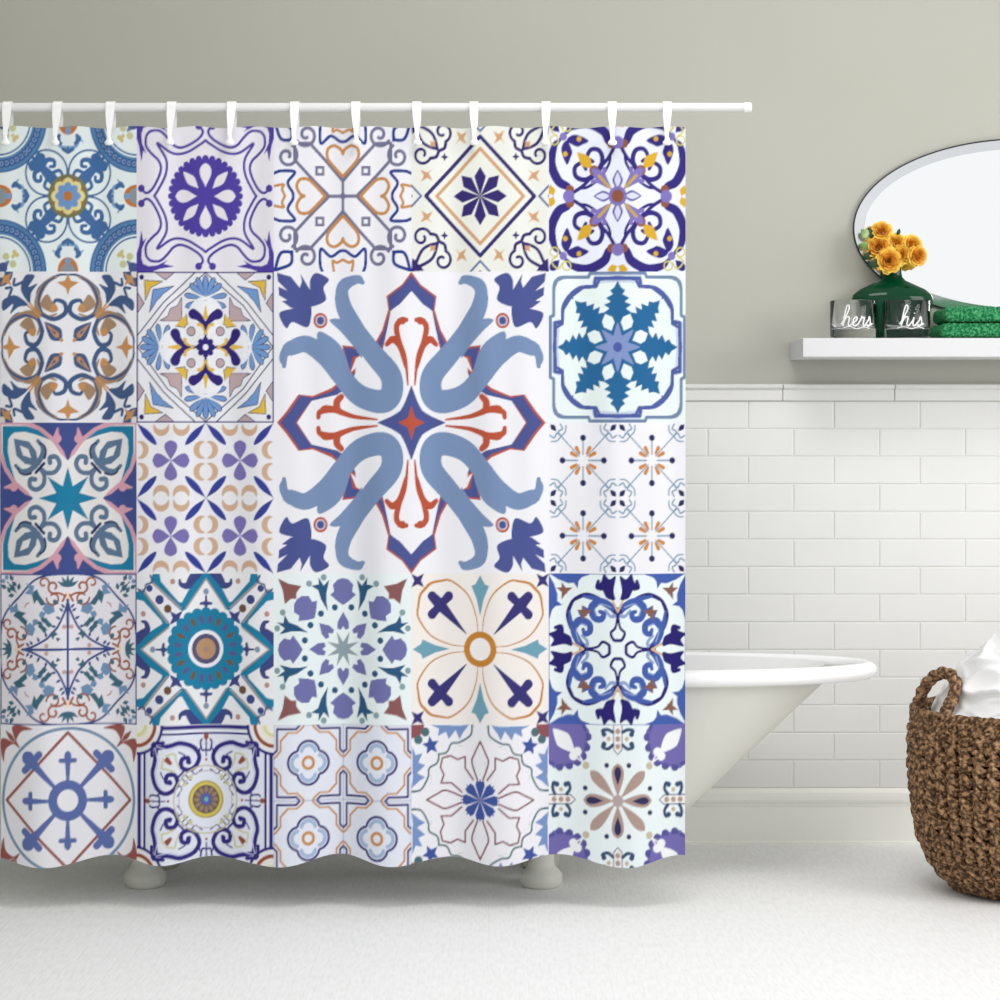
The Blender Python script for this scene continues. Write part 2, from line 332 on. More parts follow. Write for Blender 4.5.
def t_orange_daisies(T):     # a quarter holds one whole daisy
    g = (122, 150, 176); n = (40, 42, 92); o = (204, 130, 52)
    for a in range(0, 360, 45):
        c, s_ = math.cos(math.radians(a)), math.sin(math.radians(a)); L = .28 if a % 90 == 0 else .5
        T.S([(.5+.08*c, .5+.08*s_), (.5+L*c, .5+L*s_)], .018, g)
        if a % 90 == 0: T.D(.5+.3*c, .5+.3*s_, .042, n)
    for a in range(0, 360, 30):
        if a % 90: c, s_ = math.cos(math.radians(a)), math.sin(math.radians(a)); T.S([(.5+.11*c, .5+.11*s_), (.5+.19*c, .5+.19*s_)], .035, o, .055)
    for sx in (0, 1):
        for sy in (0, 1):
            mx = lambda x: x if sx == 0 else 1-x
            my = lambda y: y if sy == 0 else 1-y
            T.S([(mx(.02), my(.17)), (mx(.08), my(.2)), (mx(.12), my(.14)), (mx(.18), my(.18))], .022, g); T.S([(mx(.17), my(.02)), (mx(.2), my(.08)), (mx(.14), my(.12)), (mx(.18), my(.18))], .022, g)
            T.S([(mx(.04), my(.25)), (mx(.12), my(.24)), (mx(.18), my(.18)), (mx(.24), my(.12)), (mx(.25), my(.04))], .02, g)
            T.tear(mx(.02), my(.02), math.degrees(math.atan2(1 if sy == 0 else -1, 1 if sx == 0 else -1)), .13, .075, n, .5, 1)

def t_fleur_petals(T):
    pk = (216, 160, 176); n = (66, 80, 140); t = (30, 124, 164); w = (234, 232, 232); g = (92, 118, 148); k = (36, 48, 96)
    T.C[:] = np.array(n)/255.
    T.P([(0, 0), (.47, 0), (.62, .055), (.8, .19), (.93, .36), (1, .52), (1, 1)], pk)
    T.D(.79, .15, .06, pk); T.S([(.82, .16), (.93, .14)], .08, pk, .02)
    T.P([(0, 0), (.5, 0), (.58, .09), (.74, .21), (.88, .39), (.965, .6), (.975, .975)], w); T.D(0, 0, .47, w)
    T.P([(.955, .955), (.955, .6), (.9, .42), (.77, .24), (.84, .45), (.88, .62), (.87, .78), (.82, .85), (.85, .85)], t)
    T.P([(0, 0), (.42, 0), (.16, .07), (.29, .29)], t)
    T.P([(.42, .42), (.62, .455), (.75, .56), (.79, .79)], g); T.P([(.53, .53), (.65, .57), (.70, .70)], w)
    T.S([(.47, .43), (.56, .37), (.67, .36), (.76, .43)], .085, g, .05); T.S([(.53, .33), (.62, .31), (.70, .34), (.73, .40)], .03, k, .02)
    T.S([(.39, .39), (.335, .3), (.35, .18), (.45, .115), (.545, .16), (.54, .25), (.47, .25)], .06, g, .065)
    T.S([(.46, .34), (.4, .4)], .04, k)

def t_crescents(T):     # a quarter is one four-petal cell
    p = (122, 112, 178); n = (52, 64, 150); c = (208, 172, 144)
    for a in (0, 90, 180, 270): T.tear(.5, .5, a, .27, .19, p, .72)
    for x, y, a in ((0, 0, 45), (1, 0, 135), (0, 1, -45), (1, 1, 225)): T.tear(x, y, a, .42, .10, n, .55, 0)
    for x, y, a0 in ((.35, .03, 0), (.64, .03, 0), (.35, .97, 180), (.64, .97, 180), (.03, .35, -90), (.03, .64, -90), (.97, .35, 90), (.97, .64, 90)):
        P = [(x+.105*math.cos(math.radians(a0+q)), y+.105*math.sin(math.radians(a0+q))) for q in range(0, 181, 15)]
        T.S(P, .02, c, .02, sm=False, mid=.085)

def t_web_vines(T):
    n = (58, 76, 136); g = (62, 104, 124); b = (112, 146, 184); r = (160, 92, 68)
    T.S([(.995, 0), (.995, 1)], .03, n, sm=False)
    T.S([(0, 0), (.66, 0)], .03, n, .04, sm=False); T.O(.95, .95, .92, .03, n) if False else None
    T.S([(.64, .0), (.5, .04), (.3, .14), (.22, .22)], .03, n); T.S([(1, .02), (.98, .3), (.9, .5), (.7, .7)], .028, n)
    for x, y, a in ((.4, .1, 60), (.3, .16, 80), (.5, .06, 50), (.55, .04, 45)): T.tear(x, y, a, .08, .04, n, .4, 1)
    for x, y, a, L in ((.2, .13, 80, .14), (.14, .1, 100, .1), (.3, .2, 60, .16), (.28, .26, 20, .16), (.34, .3, 40, .14), (.4, .34, 20, .12), (.3, .36, 60, .12)): T.tear(x, y, a, L, .06, g, .5, 1)
    T.D(.06, .32, .03, (200, 160, 150)); T.D(.3, .05, .03, (200, 160, 150))
    T.P([(.5, .18), (.6, .2), (.62, .3), (.54, .36), (.46, .28)], b); T.tear(.5, .3, 120, .12, .08, b)
    T.P([(.6, .3), (.72, .4), (.8, .44), (.74, .52), (.6, .48), (.66, .44), (.58, .38)], g); T.P([(.72, .5), (.84, .48), (.88, .6), (.8, .56), (.74, .62)], b)
    T.curl(.68, .2, .1, .05, 90, 400, .026, r); T.curl(.83, .2, .09, .035, 200, -130, .03, r); T.S([(.7, .02), (.74, .1), (.75, .17)], .028, r)
    T.curl(.88, .34, .08, .03, 270, 560, .026, r); T.D(.72, .0, .05, (240, 220, 200)); T.S([(.72, .03), (.64, .07)], .03, r)
    for a in (0, 30, 60): T.tear(.82, 0, a, .17, .05, g, .5, 1)
    T.tear(.6, .12, 60, .1, .06, g); T.S([(.62, .56), (.56, .66), (.48, .64)], .014, r)
    for x, y, a in ((.76, .78, 20), (.78, .72, -10), (.84, .74, 60), (.9, .8, 30), (.84, .86, 50)): T.tear(x, y, a, .1, .06, g, .5, 1)
    T.tear(.88, .88, 225, .2, .05, g, .5, 1); T.D(.95, .9, .03, b)

def t_teal_sunburst(T):
    t = (26, 126, 164); k = (164, 152, 148); n = (62, 72, 130); br = (112, 80, 60)
    T.P([(1, .76), (.9, .8), (.52, .36), (.52, .3), (.94, 0), (1, -.1), (1, .66), (1, .76)], t)
    T.S([(.97, .79), (.88, .76), (.53, .33), (.97, .0)], .03, k, sm=False); T.S([(.97, .74), (.9, .7), (.58, .33), (1, .04)], .06, t, sm=False)
    T.P([(1, .12), (.72, .36), (.92, .62), (1, .62)], (238, 238, 242)); T.P([(1, .12), (.62, .34), (.63, .38), (.9, .64), (1, .66)], (238, 238, 242))
    T.S([(1.02, .12), (.92, .2), (.84, .26), (.86, .35), (.92, .37)], .15, n, .03); T.D(.9, .47, .036, (180, 140, 130))
    T.P([(.97, -.02), (.5, .3), (.4, .2), (.4, -.1), (.9, -.3)], (238, 238, 242)) ; T.S([(.97, .0), (.53, .33)], .045, t, sm=False); T.S([(.93, 0), (.53, .29)], .022, k, sm=False)
    T.D(.76, 0, .04, (130, 148, 170)); T.star(.6, 0, 4, .1, .035, n); T.S([(.5, 0), (.7, 0)], .03, n); T.S([(.61, 0), (.6, .07)], .05, n, .04)
    T.star(.42, .42, 4, .13, .05, n, 45); T.S([(.36, .48), (.48, .36)], .04, n); T.D(.54, .54, .055, br); T.D(.66, .66, .062, n); T.D(.81, .81, .048, n)
    T.S([(.86, .86), (.9, .76), (.98, .8)], .022, n); T.S([(.86, .86), (.88, .94)], .022, n)
    T.D(0, 0, .47, t)
    for i in range(6): a = math.radians(i*15); T.D(.48*math.cos(a), .48*math.sin(a), .075, t)
    for i in range(6):
        a = i*18+9; T.tear(.32*math.cos(math.radians(a)), .32*math.sin(math.radians(a)), a, .14, .07, (104, 92, 78) if i % 2 else (84, 92, 140), .5)
    T.D(0, 0, .25, (240, 240, 246)); T.D(0, 0, .2, (86, 84, 118)); T.D(0, 0, .14, (184, 144, 110)); T.D(0, 0, .04, (160, 136, 120))

def t_tulip_star(T):
    p = (110, 112, 168); t = (40, 86, 124); g = (130, 156, 162); m = (136, 88, 88)
    for a in (0, 45):
        c, s_ = math.cos(math.radians(a)), math.sin(math.radians(a)); R = lambda P: [(x*c-y*s_, x*s_+y*c) for x, y in P]
        k = 1.0
        h = [(.58, 0), (.63, .08), (.72, .19), (.76, .13), (.85, .15), (.92, .08), (.94, 0)]
        T.P(R([(x, y) for x, y in h]+[(x, -y) for x, y in h[::-1]]), p, False)
        T.P(R([(.3, 0), (.25, .035), (.27, .085), (.36, .08), (.49, 0), (.36, -.08), (.27, -.085), (.25, -.035)]), p, False)
    for a in (24, ):
        T.P([(.5, .22), (.62, .24), (.74, .24), (.92, .2), (.84, .28), (.96, .36), (.86, .35), (.84, .46), (.78, .36), (.66, .32)], t)
    T.D(.95, .28, .042, g); T.D(.87, .49, .042, g); T.D(.55, .12, .043, t); T.D(.47, .32, .043, t); T.star(0, 0, 8, .25, .09, (140, 156, 164), 11 if False else 22.5)
    T.P([(.94, .94), (.87, .78), (.84, .6), (.75, .67), (.67, .67)], m)

def t_gold_petals(T):
    o = (192, 128, 48); n = (56, 52, 116); t = (108, 158, 178)
    T.S([(.2, .035), (.44, .06), (.72, .18), (.9, .42), (.9, .58), (.87, .72), (.8, .8), (.72, .87)], .01, o, .045)
    T.S([(.2, .2), (.6, .6)], .01, n, .17); T.S([(.58, .58), (.7, .7)], .16, n, .13); T.S([(.6, .56), (.7, .46)], .1, n, .13)
    T.P([(.44, 0), (.66, .05), (.84, .13), (.86, .07), (.98, 0)], t); T.D(0, 0, .235, o); T.D(0, 0, .15, (242, 238, 236))
    T.star(.91, .91, 4, .13, .05, n, 45)

def t_acanthus_blue(T):
    v = (38, 30, 108); b = (66, 92, 168); br = (132, 92, 76); w = (226, 240, 236); l = (140, 160, 200)
    T.P([(1, 1), (1, .36), (.95, .52), (.88, .58), (.87, .72), (.92, .86), (.98, .96)], b); T.P([(1, .4), (.93, .56), (.8, .58), (.94, .68)], b)
    T.star(.77, .77, 4, .13, .045, br, 20)
    T.S([(.48, .05), (.64, .22), (.72, .44), (.66, .62), (.6, .66)], .03, v, .03, mid=.06); T.S([(.5, .05), (.66, .3), (.7, .5)], .03, b, .03, mid=.07)
    T.S([(.5, .0), (.6, .12), (.64, .26), (.56, .38), (.42, .34), (.4, .24), (.47, .2), (.5, .26)], .05, b, .05, mid=.095); T.S([(.56, .1), (.6, .24), (.54, .33), (.45, .31)], .02, l)
    T.S([(.46, .0), (.44, .1), (.52, .18)], .06, l, .03); T.S([(.58, .3), (.52, .4), (.56, .5)], .03, b)
    T.star(.48, .48, 4, .12, .045, br, 20)
    T.S([(.5, 0), (.3, .03), (.22, .1), (.13, .06), (.12, 0)], .03, v, .045); T.S([(.5, 0), (.44, 0)], .12, v, .02)
    T.S([(.5, 0), (.7, .1)], .03, (214, 180, 140)); T.P([(.66, .04), (.78, .06), (.97, .03), (.93, .12), (1, .2), (.9, .24), (.84, .3), (.78, .22), (.68, .16)], v, True); T.S([(.8, .24), (.82, .3), (.9, .28)], .05, v)
    T.S([(.997, 0), (.997, 1)], .016, b, sm=False)

def t_rust_compass(T):
    r = (152, 86, 80); b = (92, 110, 170); g = (112, 142, 172)
    T.O(0, 0, .955, .04, g)
    T.S([(.9, 0), (0, .9)], .04, r, sm=False)
    for a, L, k in ((0, .68, .8), (45, .78, 1.)):
        c, s_ = math.cos(math.radians(a)), math.sin(math.radians(a)); f = lambda x, y: (x*c-y*s_, x*s_+y*c)
        T.S([f(.24, 0), f(L-.1, 0)], .05*k, b, .11*k); T.tear(*f(L-.2, 0), a, .2*k+.02, .1 if a == 0 else .17, b, .6)
        x = L-.15 if a == 0 else L-.06
        T.S([f(x, -.12*k), f(x, .12*k)], .08*k, b); 
        if a: T.S([f(x, -.15), f(x, .15)], .1, b); T.tear(*f(L-.1, 0), a, .22, .19, b, .55)
    T.D(0, 0, .27, b); T.D(0, 0, .145, (240, 240, 244))
    T.tear(.72, .74, 45, .3, .1, r, .55, 1); T.P([(.74, .74), (.82, .74), (.92, .66), (.95, .5), (1, .7), (.96, .82)], r, True); T.S([(.7, .72), (.76, .76)], .05, r)

def t_indigo_frame(T):
    n = (50, 42, 124); br = (150, 76, 52); y = (206, 208, 130)
    T.S([(.965, 0), (.965, 1)], .055, n, sm=False); T.S([(.88, 0), (.88, 1)], .03, n, sm=False)
    T.S([(.74, .02), (.74, .02)], .01, n)
    T.D(1, 1, .4, n); T.D(1, 1, .36, (236, 236, 240)); T.D(1, 1, .3, br); T.D(1, 1, .25, (240, 236, 230)); T.D(1, 1, .16, (220, 220, 160)); T.D(1, 1, .11, (240, 240, 236))
    T.S([(.7, .7), (.73, .5), (.76, .36), (.7, .18), (.58, .1), (.46, .14), (.4, .24), (.44, .34), (.54, .34), (.56, .26), (.5, .24)], .06, n, .06)
    T.S([(.76, .74), (.77, .6)], .05, n); T.S([(.72, .7), (.68, .5), (.72, .36), (.64, .17)], .014, (200, 206, 236)); T.D(.51, .25, .035, n)
    T.S([(.44, .38), (.54, .42), (.62, .44), (.6, .56)], .025, (206, 206, 160)); T.S([(.5, .5), (.56, .54)], .05, br); T.S([(.6, .3), (.64, .38)], .02, n)
    T.S([(.4, .06), (.34, .16), (.4, .2), (.44, .16)], .018, n); T.S([(.26, .22), (.34, .3), (.28, .34)], .018, n); T.D(.3, .22, .03, y); T.S([(.4, .3), (.34, .36)], .03, n)
    T.D(.53, 0, .018, br); T.S([(.58, 0), (.84, 0)], .02, n); T.S([(.66, 0), (.66, .06), (.76, .08), (.8, .06)], .026, n); T.S([(.62, .1), (.68, .09)], .02, n); T.S([(.84, 0), (.88, .04)], .02, br); T.D(.83, .0, .035, br)
    T.O(0, 0, .45, .02, (196, 190, 150)); T.O(0, 0, .38, .012, (190, 180, 180))
    T.D(0, 0, .25, (214, 196, 92)); T.O(0, 0, .24, .02, (170, 150, 60)); T.D(0, 0, .19, (106, 86, 84))
    for a in range(0, 91, 30): T.tear(.07*math.cos(math.radians(a)), .07*math.sin(math.radians(a)), a, .11, .055, (150, 130, 110), .6)
    T.D(0, 0, .075, (84, 96, 180)); T.D(0, 0, .03, (110, 190, 150))

def t_cross_lattice(T):     # a quarter is one quatrefoil cell with a quarter of each cross
    o = (200, 136, 64); n = (60, 52, 116); l = (160, 184, 214); g = (190, 192, 210)
    for x, y in ((.5, .66), (.66, .5), (.5, .34), (.34, .5)): pass
    for k, col, w in ((.17, n, .034), (.115, l, .05)):
        for a in (0, 90, 180, 270):
            c, s_ = math.cos(math.radians(a)), math.sin(math.radians(a)); cx, cy = .5+.135*c, .5+.135*s_; r = k-.015
            P = [(cx+r*math.cos(math.radians(a+q)), cy+r*math.sin(math.radians(a+q))) for q in range(-78, 79, 13)]
            T.S(P, w, col, sm=False)
    T.O(.5, .5, .075, .04, o)
    for fx in (0, 1):
        for fy in (0, 1):
            q = lambda P: [((x if fx == 0 else 1-x), (y if fy == 0 else 1-y)) for x, y in P]
            e = [(0, .44), (.03, .42), (.1, .34), (.1, .21), (.21, .1), (.34, .1), (.42, .03), (.44, 0)]
            T.S(q(e), .026, o, sm=False); T.S(q([(0, .38), (.055, .32), (.055, .17), (.075, .16), (.17, .055), (.32, .055), (.38, 0)]) if False else q([(0, .38), (.05, .33), (.05, .05), (.33, .05), (.38, 0)]), .03, n, sm=False)
    for z in (0, 1): T.S([(z, 0), (z, 1)], .012, (120, 130, 170), sm=False); T.S([(0, z), (1, z)], .012, (120, 130, 170), sm=False)

def t_maroon_star(T):
    m = (132, 78, 88); g = (76, 108, 114); b = (118, 146, 196); n = (62, 84, 156)
    T.S([(.78, 0), (.66, .05), (.6, .1), (.5, .07), (.32, .1), (.26, .12), (.3, .16), (.36, .2), (.54, .22), (.54, .33), (.56, .55), (.6, .6)], .001, m)
    T.S([(.78, 0), (.62, .08), (.5, .12), (.27, .04)], .024, m); T.S([(.27, .1), (.42, .22), (.57, .22), (.53, .33), (.58, .43), (.55, .56)], .024, m, sm=False)
    T.S([(.56, .58), (.44, .5), (.3, .36)], .001, m)
    T.S([(1, .1), (.84, .11), (.72, .22), (.7, .36), (.6, .42), (.6, .6)], .001, g); T.S([(1, .12), (.86, .14), (.76, .3), (.74, .42), (.62, .5), (.6, .7), (.58, .76)], .026, g)
    T.P([(.99, .72), (.98, .2), (.8, .3), (.92, .36), (.8, .46), (.9, .5), (.84, .62), (.94, .6)], b); T.P([(1, .16), (.9, .24), (.98, .3)], b)
    T.D(.98, .98, .16, (140, 80, 84)); T.star(.72, .72, 5, .13, .06, n, 10); T.D(.9, .8, .06, g)
    for a in (0, 45):
        c, s_ = math.cos(math.radians(a)), math.sin(math.radians(a)); T.P([(0, 0)]+[(x*c-y*s_, x*s_+y*c) for x, y in ((.2, .07), (.26, .055), (.25, .015), (.29, 0), (.25, -.015), (.26, -.055), (.2, -.07))], n)

def t_taupe_flower(T):
    k = (174, 148, 138); n = (52, 48, 92); t = (54, 76, 112); l = (112, 104, 170); w = (240, 242, 243)
    for a in (0, 45): T.tear(.04*math.cos(math.radians(a)), .04*math.sin(math.radians(a)), a, .46 if a == 0 else .52, .18 if a == 0 else .15, k, .72)
    T.tear(.2, 0, 0, .26, .1, n, .7); T.D(.47, .16, .034, n); T.D(.46, .46, .05, (196, 186, 160)); T.D(0, 0, .08, (180, 160, 160))
    T.P([(.6, 0), (.68, .07), (1, .07), (1, -.1)], (110, 120, 150)); T.P([(.62, 0), (.69, .055), (1, .055), (1, -.1)], (240, 236, 234))
    for x in (.72, .82, .92): T.D(x, 0, .036, k)
    for x0 in (.73, .9): T.S([(x0+.01, .07), (x0-.04 if x0 < .8 else x0+.04, .14), (x0-.02 if x0 < .8 else x0+.03, .22), (x0+.03 if x0 < .8 else x0-.03, .2)], .045, t); T.D(x0+(.02 if x0 < .8 else -.02), .2, .036, t)
    T.D(.82, .13, .03, (196, 176, 150))
    T.P([(1, 1), (1, .5), (.94, .42), (.86, .4), (.8, .44), (.72, .42), (.64, .48), (.56, .5), (.5, .5)], l); T.P([(1, 1), (.98, .46), (.86, .42), (.56, .48), (.5, .5)], l)
    for x, y in ((.58, .5), (.7, .45), (.84, .43), (.95, .5)): T.D(x, y, .055, (84, 82, 148))
    T.P([(1, 1), (1, .52), (.86, .46), (.7, .48), (.54, .52), (.52, .52)], l); T.tear(.6, .6, 45, .48, .22, w, .6, 1); T.D(.64, .58, .06, w); T.D(.54, .54, .04, l); T.S([(.5, .5), (.66, .6)], .02, w)

BGS = dict(a=(232, 242, 243), b=(233, 230, 238), c=(237, 237, 243), d=(232, 234, 226), e=(228, 232, 244))
TILES = [(t_rosette_rings, 0, 0, 'a', 'D4'), (t_purple_wheel, 1, 0, 'b', 'D4'), (t_hearts, 2, 0, 'c', 'D4'), (t_star_diamond, 3, 0, 'd', 'D4'), (t_indigo_scrolls, 4, 0, 'e', 'D4'),
         (t_tulip_scrolls, 0, 1, 'c', 'D4'), (t_diamond_fans, 1, 1, 'c', 'D4'), (t_teal_snowflake, 4, 1, 'a', 'D4'), (t_fleur_petals, 0, 2, 'c', 'D4'), (t_crescents, 1, 2, 'c', 'D2'),
         (t_orange_daisies, 4, 2, 'c', 'D2'), (t_web_vines, 0, 3, 'b', 'D4'), (t_teal_sunburst, 1, 3, 'c', 'D4'), (t_tulip_star, 2, 3, 'a', 'D4'), (t_gold_petals, 3, 3, 'f', 'D4'),
         (t_acanthus_blue, 4, 3, 'a', 'D4'), (t_rust_compass, 0, 4, 'c', 'D4'), (t_indigo_frame, 1, 4, 'e', 'D4'), (t_cross_lattice, 2, 4, 'e', 'D2'), (t_maroon_star, 3, 4, 'c', 'D4'), (t_taupe_flower, 4, 4, 'a', 'D4')]
BGS['f'] = (240, 234, 230)

def print_pattern(hw, hh, ss):      # hw, hh: half a tile in samples of the finished sheet; ss: oversampling
    W, H = hw*2*ss, hh*2*ss
    img = np.ones((H*5, W*5, 3), np.float32)
    for f, c, r, bg, sym in TILES:
        T = Tile(hw*ss, hh*ss, BGS[bg], sym); f(T)
        img[(4-r)*H:(5-r)*H, c*W:(c+1)*W] = T.out()
    T = Tile(W, H, (238, 238, 244), 'D2'); t_big(T)
    img[2*H:4*H, 2*W:4*W] = T.out()
    img = img**2.2
    return img.reshape(5*hh*2, ss, 5*hw*2, ss, 3).mean((1, 3))    # linear colour, row 0 at the bottom
# ---------- the room ----------
WALL = 6.39; XL, XR = -1.62, 3.3
paint = mat('wall_paint', (188, 188, 178), .85, .3, var=(1.2, (184, 184, 173), .35, .7), bump=(60, .05, .002))
m = MB(); m.box((XL, WALL, 0), (XR, WALL+.12, 3.1)); struct('wall_back', m, paint)
m = MB(); m.box((XL-.12, 3.9, 0), (XL, WALL+.12, 3.1)); struct('wall_left', m, paint)

fm = mat('floor_white', (236, 236, 236), .55, .4); nt = fm.node_tree; b = nt.nodes['Principled BSDF']
tc = nt.nodes.new('ShaderNodeTexCoord'); mp = nt.nodes.new('ShaderNodeMapping'); nt.links.new(tc.outputs['Object'], mp.inputs['Vector'])
mp.inputs['Rotation'].default_value = (0, 0, math.radians(90))
br = nt.nodes.new('ShaderNodeTexBrick'); br.inputs['Scale'].default_value = 1; br.inputs['Brick Width'].default_value = .05; br.inputs['Row Height'].default_value = .03
br.inputs['Mortar Size'].default_value = .0022; br.inputs['Mortar Smooth'].default_value = .4; nt.links.new(mp.outputs['Vector'], br.inputs['Vector'])
mp2 = nt.nodes.new('ShaderNodeMapping'); mp2.inputs['Scale'].default_value = (60, 9, 1); nt.links.new(tc.outputs['Object'], mp2.inputs['Vector'])
no = nt.nodes.new('ShaderNodeTexNoise'); no.inputs['Scale'].default_value = 2.2; no.inputs['Detail'].default_value = 6; nt.links.new(mp2.outputs['Vector'], no.inputs['Vector'])
cr = nt.nodes.new('ShaderNodeValToRGB'); cr.color_ramp.elements[0].position = .3; cr.color_ramp.elements[0].color = lin((236, 236, 234)); cr.color_ramp.elements[1].position = .6; cr.color_ramp.elements[1].color = lin((245, 245, 245))
nt.links.new(no.outputs['Fac'], cr.inputs['Fac']); nt.links.new(cr.outputs['Color'], b.inputs['Base Color'])
ad = nt.nodes.new('ShaderNodeMath'); ad.operation = 'MULTIPLY_ADD'; ad.inputs[1].default_value = -.25; nt.links.new(br.outputs['Fac'], ad.inputs[0]); nt.links.new(no.outputs['Fac'], ad.inputs[2])
bu = nt.nodes.new('ShaderNodeBump'); bu.inputs['Strength'].default_value = .5; bu.inputs['Distance'].default_value = .0016
nt.links.new(ad.outputs[0], bu.inputs['Height']); nt.links.new(bu.outputs['Normal'], b.inputs['Normal'])
m = MB(); m.box((XL-.12, -1.5, -.1), (3.4, WALL+.12, 0)); struct('floor', m, fm)

# wainscot of white subway tiles, each tile a bevelled slab on the grout bed
tile_m = mat('subway_tile', (232, 232, 229), .28, .4, var=(3, (229, 229, 226), .4, .65)); grout = mat('grout', (232, 232, 228), .9, .2)
TW, TH, PL = 85.8*6.38/F, .0801, WALL-.012; z0 = .162
m = MB(); m.box((XL, PL+.0028, z0), (XR, WALL, z0+14*TH)); struct('wall_back_grout', m, grout)
m = MB(); g = .0011; e = .0028
for r in range(14):
    zt = z0+(14-r)*TH; zb = zt-TH; base = (748-500 if r % 2 == 0 else 707.6-500)*6.38/F
    x = base-math.ceil((base-XL)/TW)*TW
    while x < XR:
        a, c = max(x+g, XL), min(x+TW-g, XR)
        if c-a > .01:
            V = []
            for d, yy in ((0, PL+.006), (0, PL+e*.8), (e*.55, PL+.0004), (e*1.4, PL)):
                V += [(a+d, yy, zb+g+d), (c-d, yy, zb+g+d), (c-d, yy, zt-g-d), (a+d, yy, zt-g-d)]
            m.add(V, [(i*4+k, i*4+(k+1) % 4, i*4+4+(k+1) % 4, i*4+4+k) for i in range(3) for k in range(4)]+[(12, 13, 14, 15)])
        x += TW
struct('wall_back_tiles', m, tile_m)
def molding(name, prof, joints, mm):      # a profile (depth, height) run along the back wall, cut at the joints
    m = MB(); xs = [XL]+[j for j in joints if XL < j < XR]+[XR]
    for a, c in zip(xs[:-1], xs[1:]):
        q = .0011 if joints else 0
        m.loops([[(a+q, WALL-d, z) for d, z in prof], [(c-q, WALL-d, z) for d, z in prof]], True, True)
    return struct(name, m, mm)
zt = z0+14*TH
molding('trim_1', [(0, zt+.0008), (.014, zt+.0008), (.017, zt+.004), (.018, zt+.026), (.016, zt+.034), (.02, zt+.036), (.026, zt+.039), (.027, zt+.046), (.024, zt+.049), (0, zt+.049)], [(783+k*112-500)*6.37/F for k in range(-12, 8)], tile_m)
bm_ = mat('painted_baseboard', (250, 250, 243), .5, .4)
molding('baseboard_back', [(0, 0), (.022, 0), (.022, .007), (.017, .01), (.017, .108), (.02, .112), (.021, .118), (.026, .124), (.028, .13), (.028, .15), (.024, .158), (.012, .162), (0, .162)], [], bm_)

# ---------- shower curtain ----------
ZC = 5.5
def hem_phase(px): return np.interp(px, [-20, 45, 110, 160, 215, 282, 340, 390, 450, 500, 560, 625, 690], [-1, 0, 1, 2, 3, 4, 5, 6, 7, 8, 9, 10, 11.2])*math.pi
def build_curtain():
    HW, HH = 68, 75
    sheet = print_pattern(HW, HH, 3)*.90
    x0, x1, yb, yt = -.6, 686.2, 875.8, 120.6
    j0, j1 = int(750*(yb-860)/(yb-yt)), int(750*(yb-126)/(yb-yt))
    nh, nw = j1-j0, sheet.shape[1]
    px = x0+(np.arange(nw)+.5)/nw*(x1-x0); py = yb-(np.arange(j0, j1)+.5)/750*(yb-yt)
    PX, PY = np.meshgrid(px, py)
    t = np.clip((PY-125)/735, 0, 1)
    w = np.cos(hem_phase(PX))
    hemdrop = 4.6*w+1.3*np.sin(PX/31.)+.8
    k = np.clip((t-.72)/.28, 0, 1)**2
    PYs = PY+k*hemdrop
    top = np.clip(1-(PY-125)/40, 0, 1); PYs = PYs-top*1.2*np.sin(PX/9.5)*top
    X = (PX-500)*ZC/F; Z = EYE-(PYs-HZ)*ZC/F
    amp = .005+.013*t**1.3
    rr = np.clip((yb-PYs)/(yb-yt)*750-.5, 0, 748.99); r0 = rr.astype(int); fr_ = (rr-r0)[..., None]; cc = np.arange(nw)[None, :].repeat(nh, 0)
    S = sheet[r0, cc]*(1-fr_)+sheet[r0+1, cc]*fr_
    Y = ZC-amp*w-.003*np.sin(PX/17+1)*(1-t)-.0022*np.sin(PX/11+PY/160.)-.0016*np.sin(PX/6.3+2*np.sin(PY/120))*(.4+.6*(1-t))
    co = np.stack([X, Y, Z], -1).astype(np.float32).reshape(-1, 3)
    i = np.arange(nh*nw).reshape(nh, nw); q = np.stack([i[:-1, :-1], i[:-1, 1:], i[1:, 1:], i[1:, :-1]], -1).reshape(-1)
    me = bpy.data.meshes.new('shower_curtain'); me.vertices.add(len(co)); me.vertices.foreach_set('co', co.ravel())
    nf = len(q)//4; me.loops.add(len(q)); me.loops.foreach_set('vertex_index', q.astype(np.int32)); me.polygons.add(nf)
    me.polygons.foreach_set('loop_start', np.arange(0, nf*4, 4, dtype=np.int32)); me.polygons.foreach_set('use_smooth', np.ones(nf, bool)); me.update(calc_edges=True)
    ca = me.color_attributes.new('print', 'FLOAT_COLOR', 'POINT')
    ca.data.foreach_set('color', np.concatenate([S, np.ones((nh, nw, 1))], -1).astype(np.float32).ravel())
    m = mat('printed_polyester', (255, 255, 255), .75, .25, bump=(900, .05, .0005)); nt = m.node_tree
    at_ = nt.nodes.new('ShaderNodeAttribute'); at_.attribute_name = 'print'; nt.links.new(at_.outputs['Color'], nt.nodes['Principled BSDF'].inputs['Base Color'])
    me.materials.append(m); o = bpy.data.objects.new('shower_curtain', me); COL.objects.link(o)
    return tag(o, 'white shower curtain printed with patchwork of blue and orange ornamental tiles', 'shower curtain')
build_curtain()

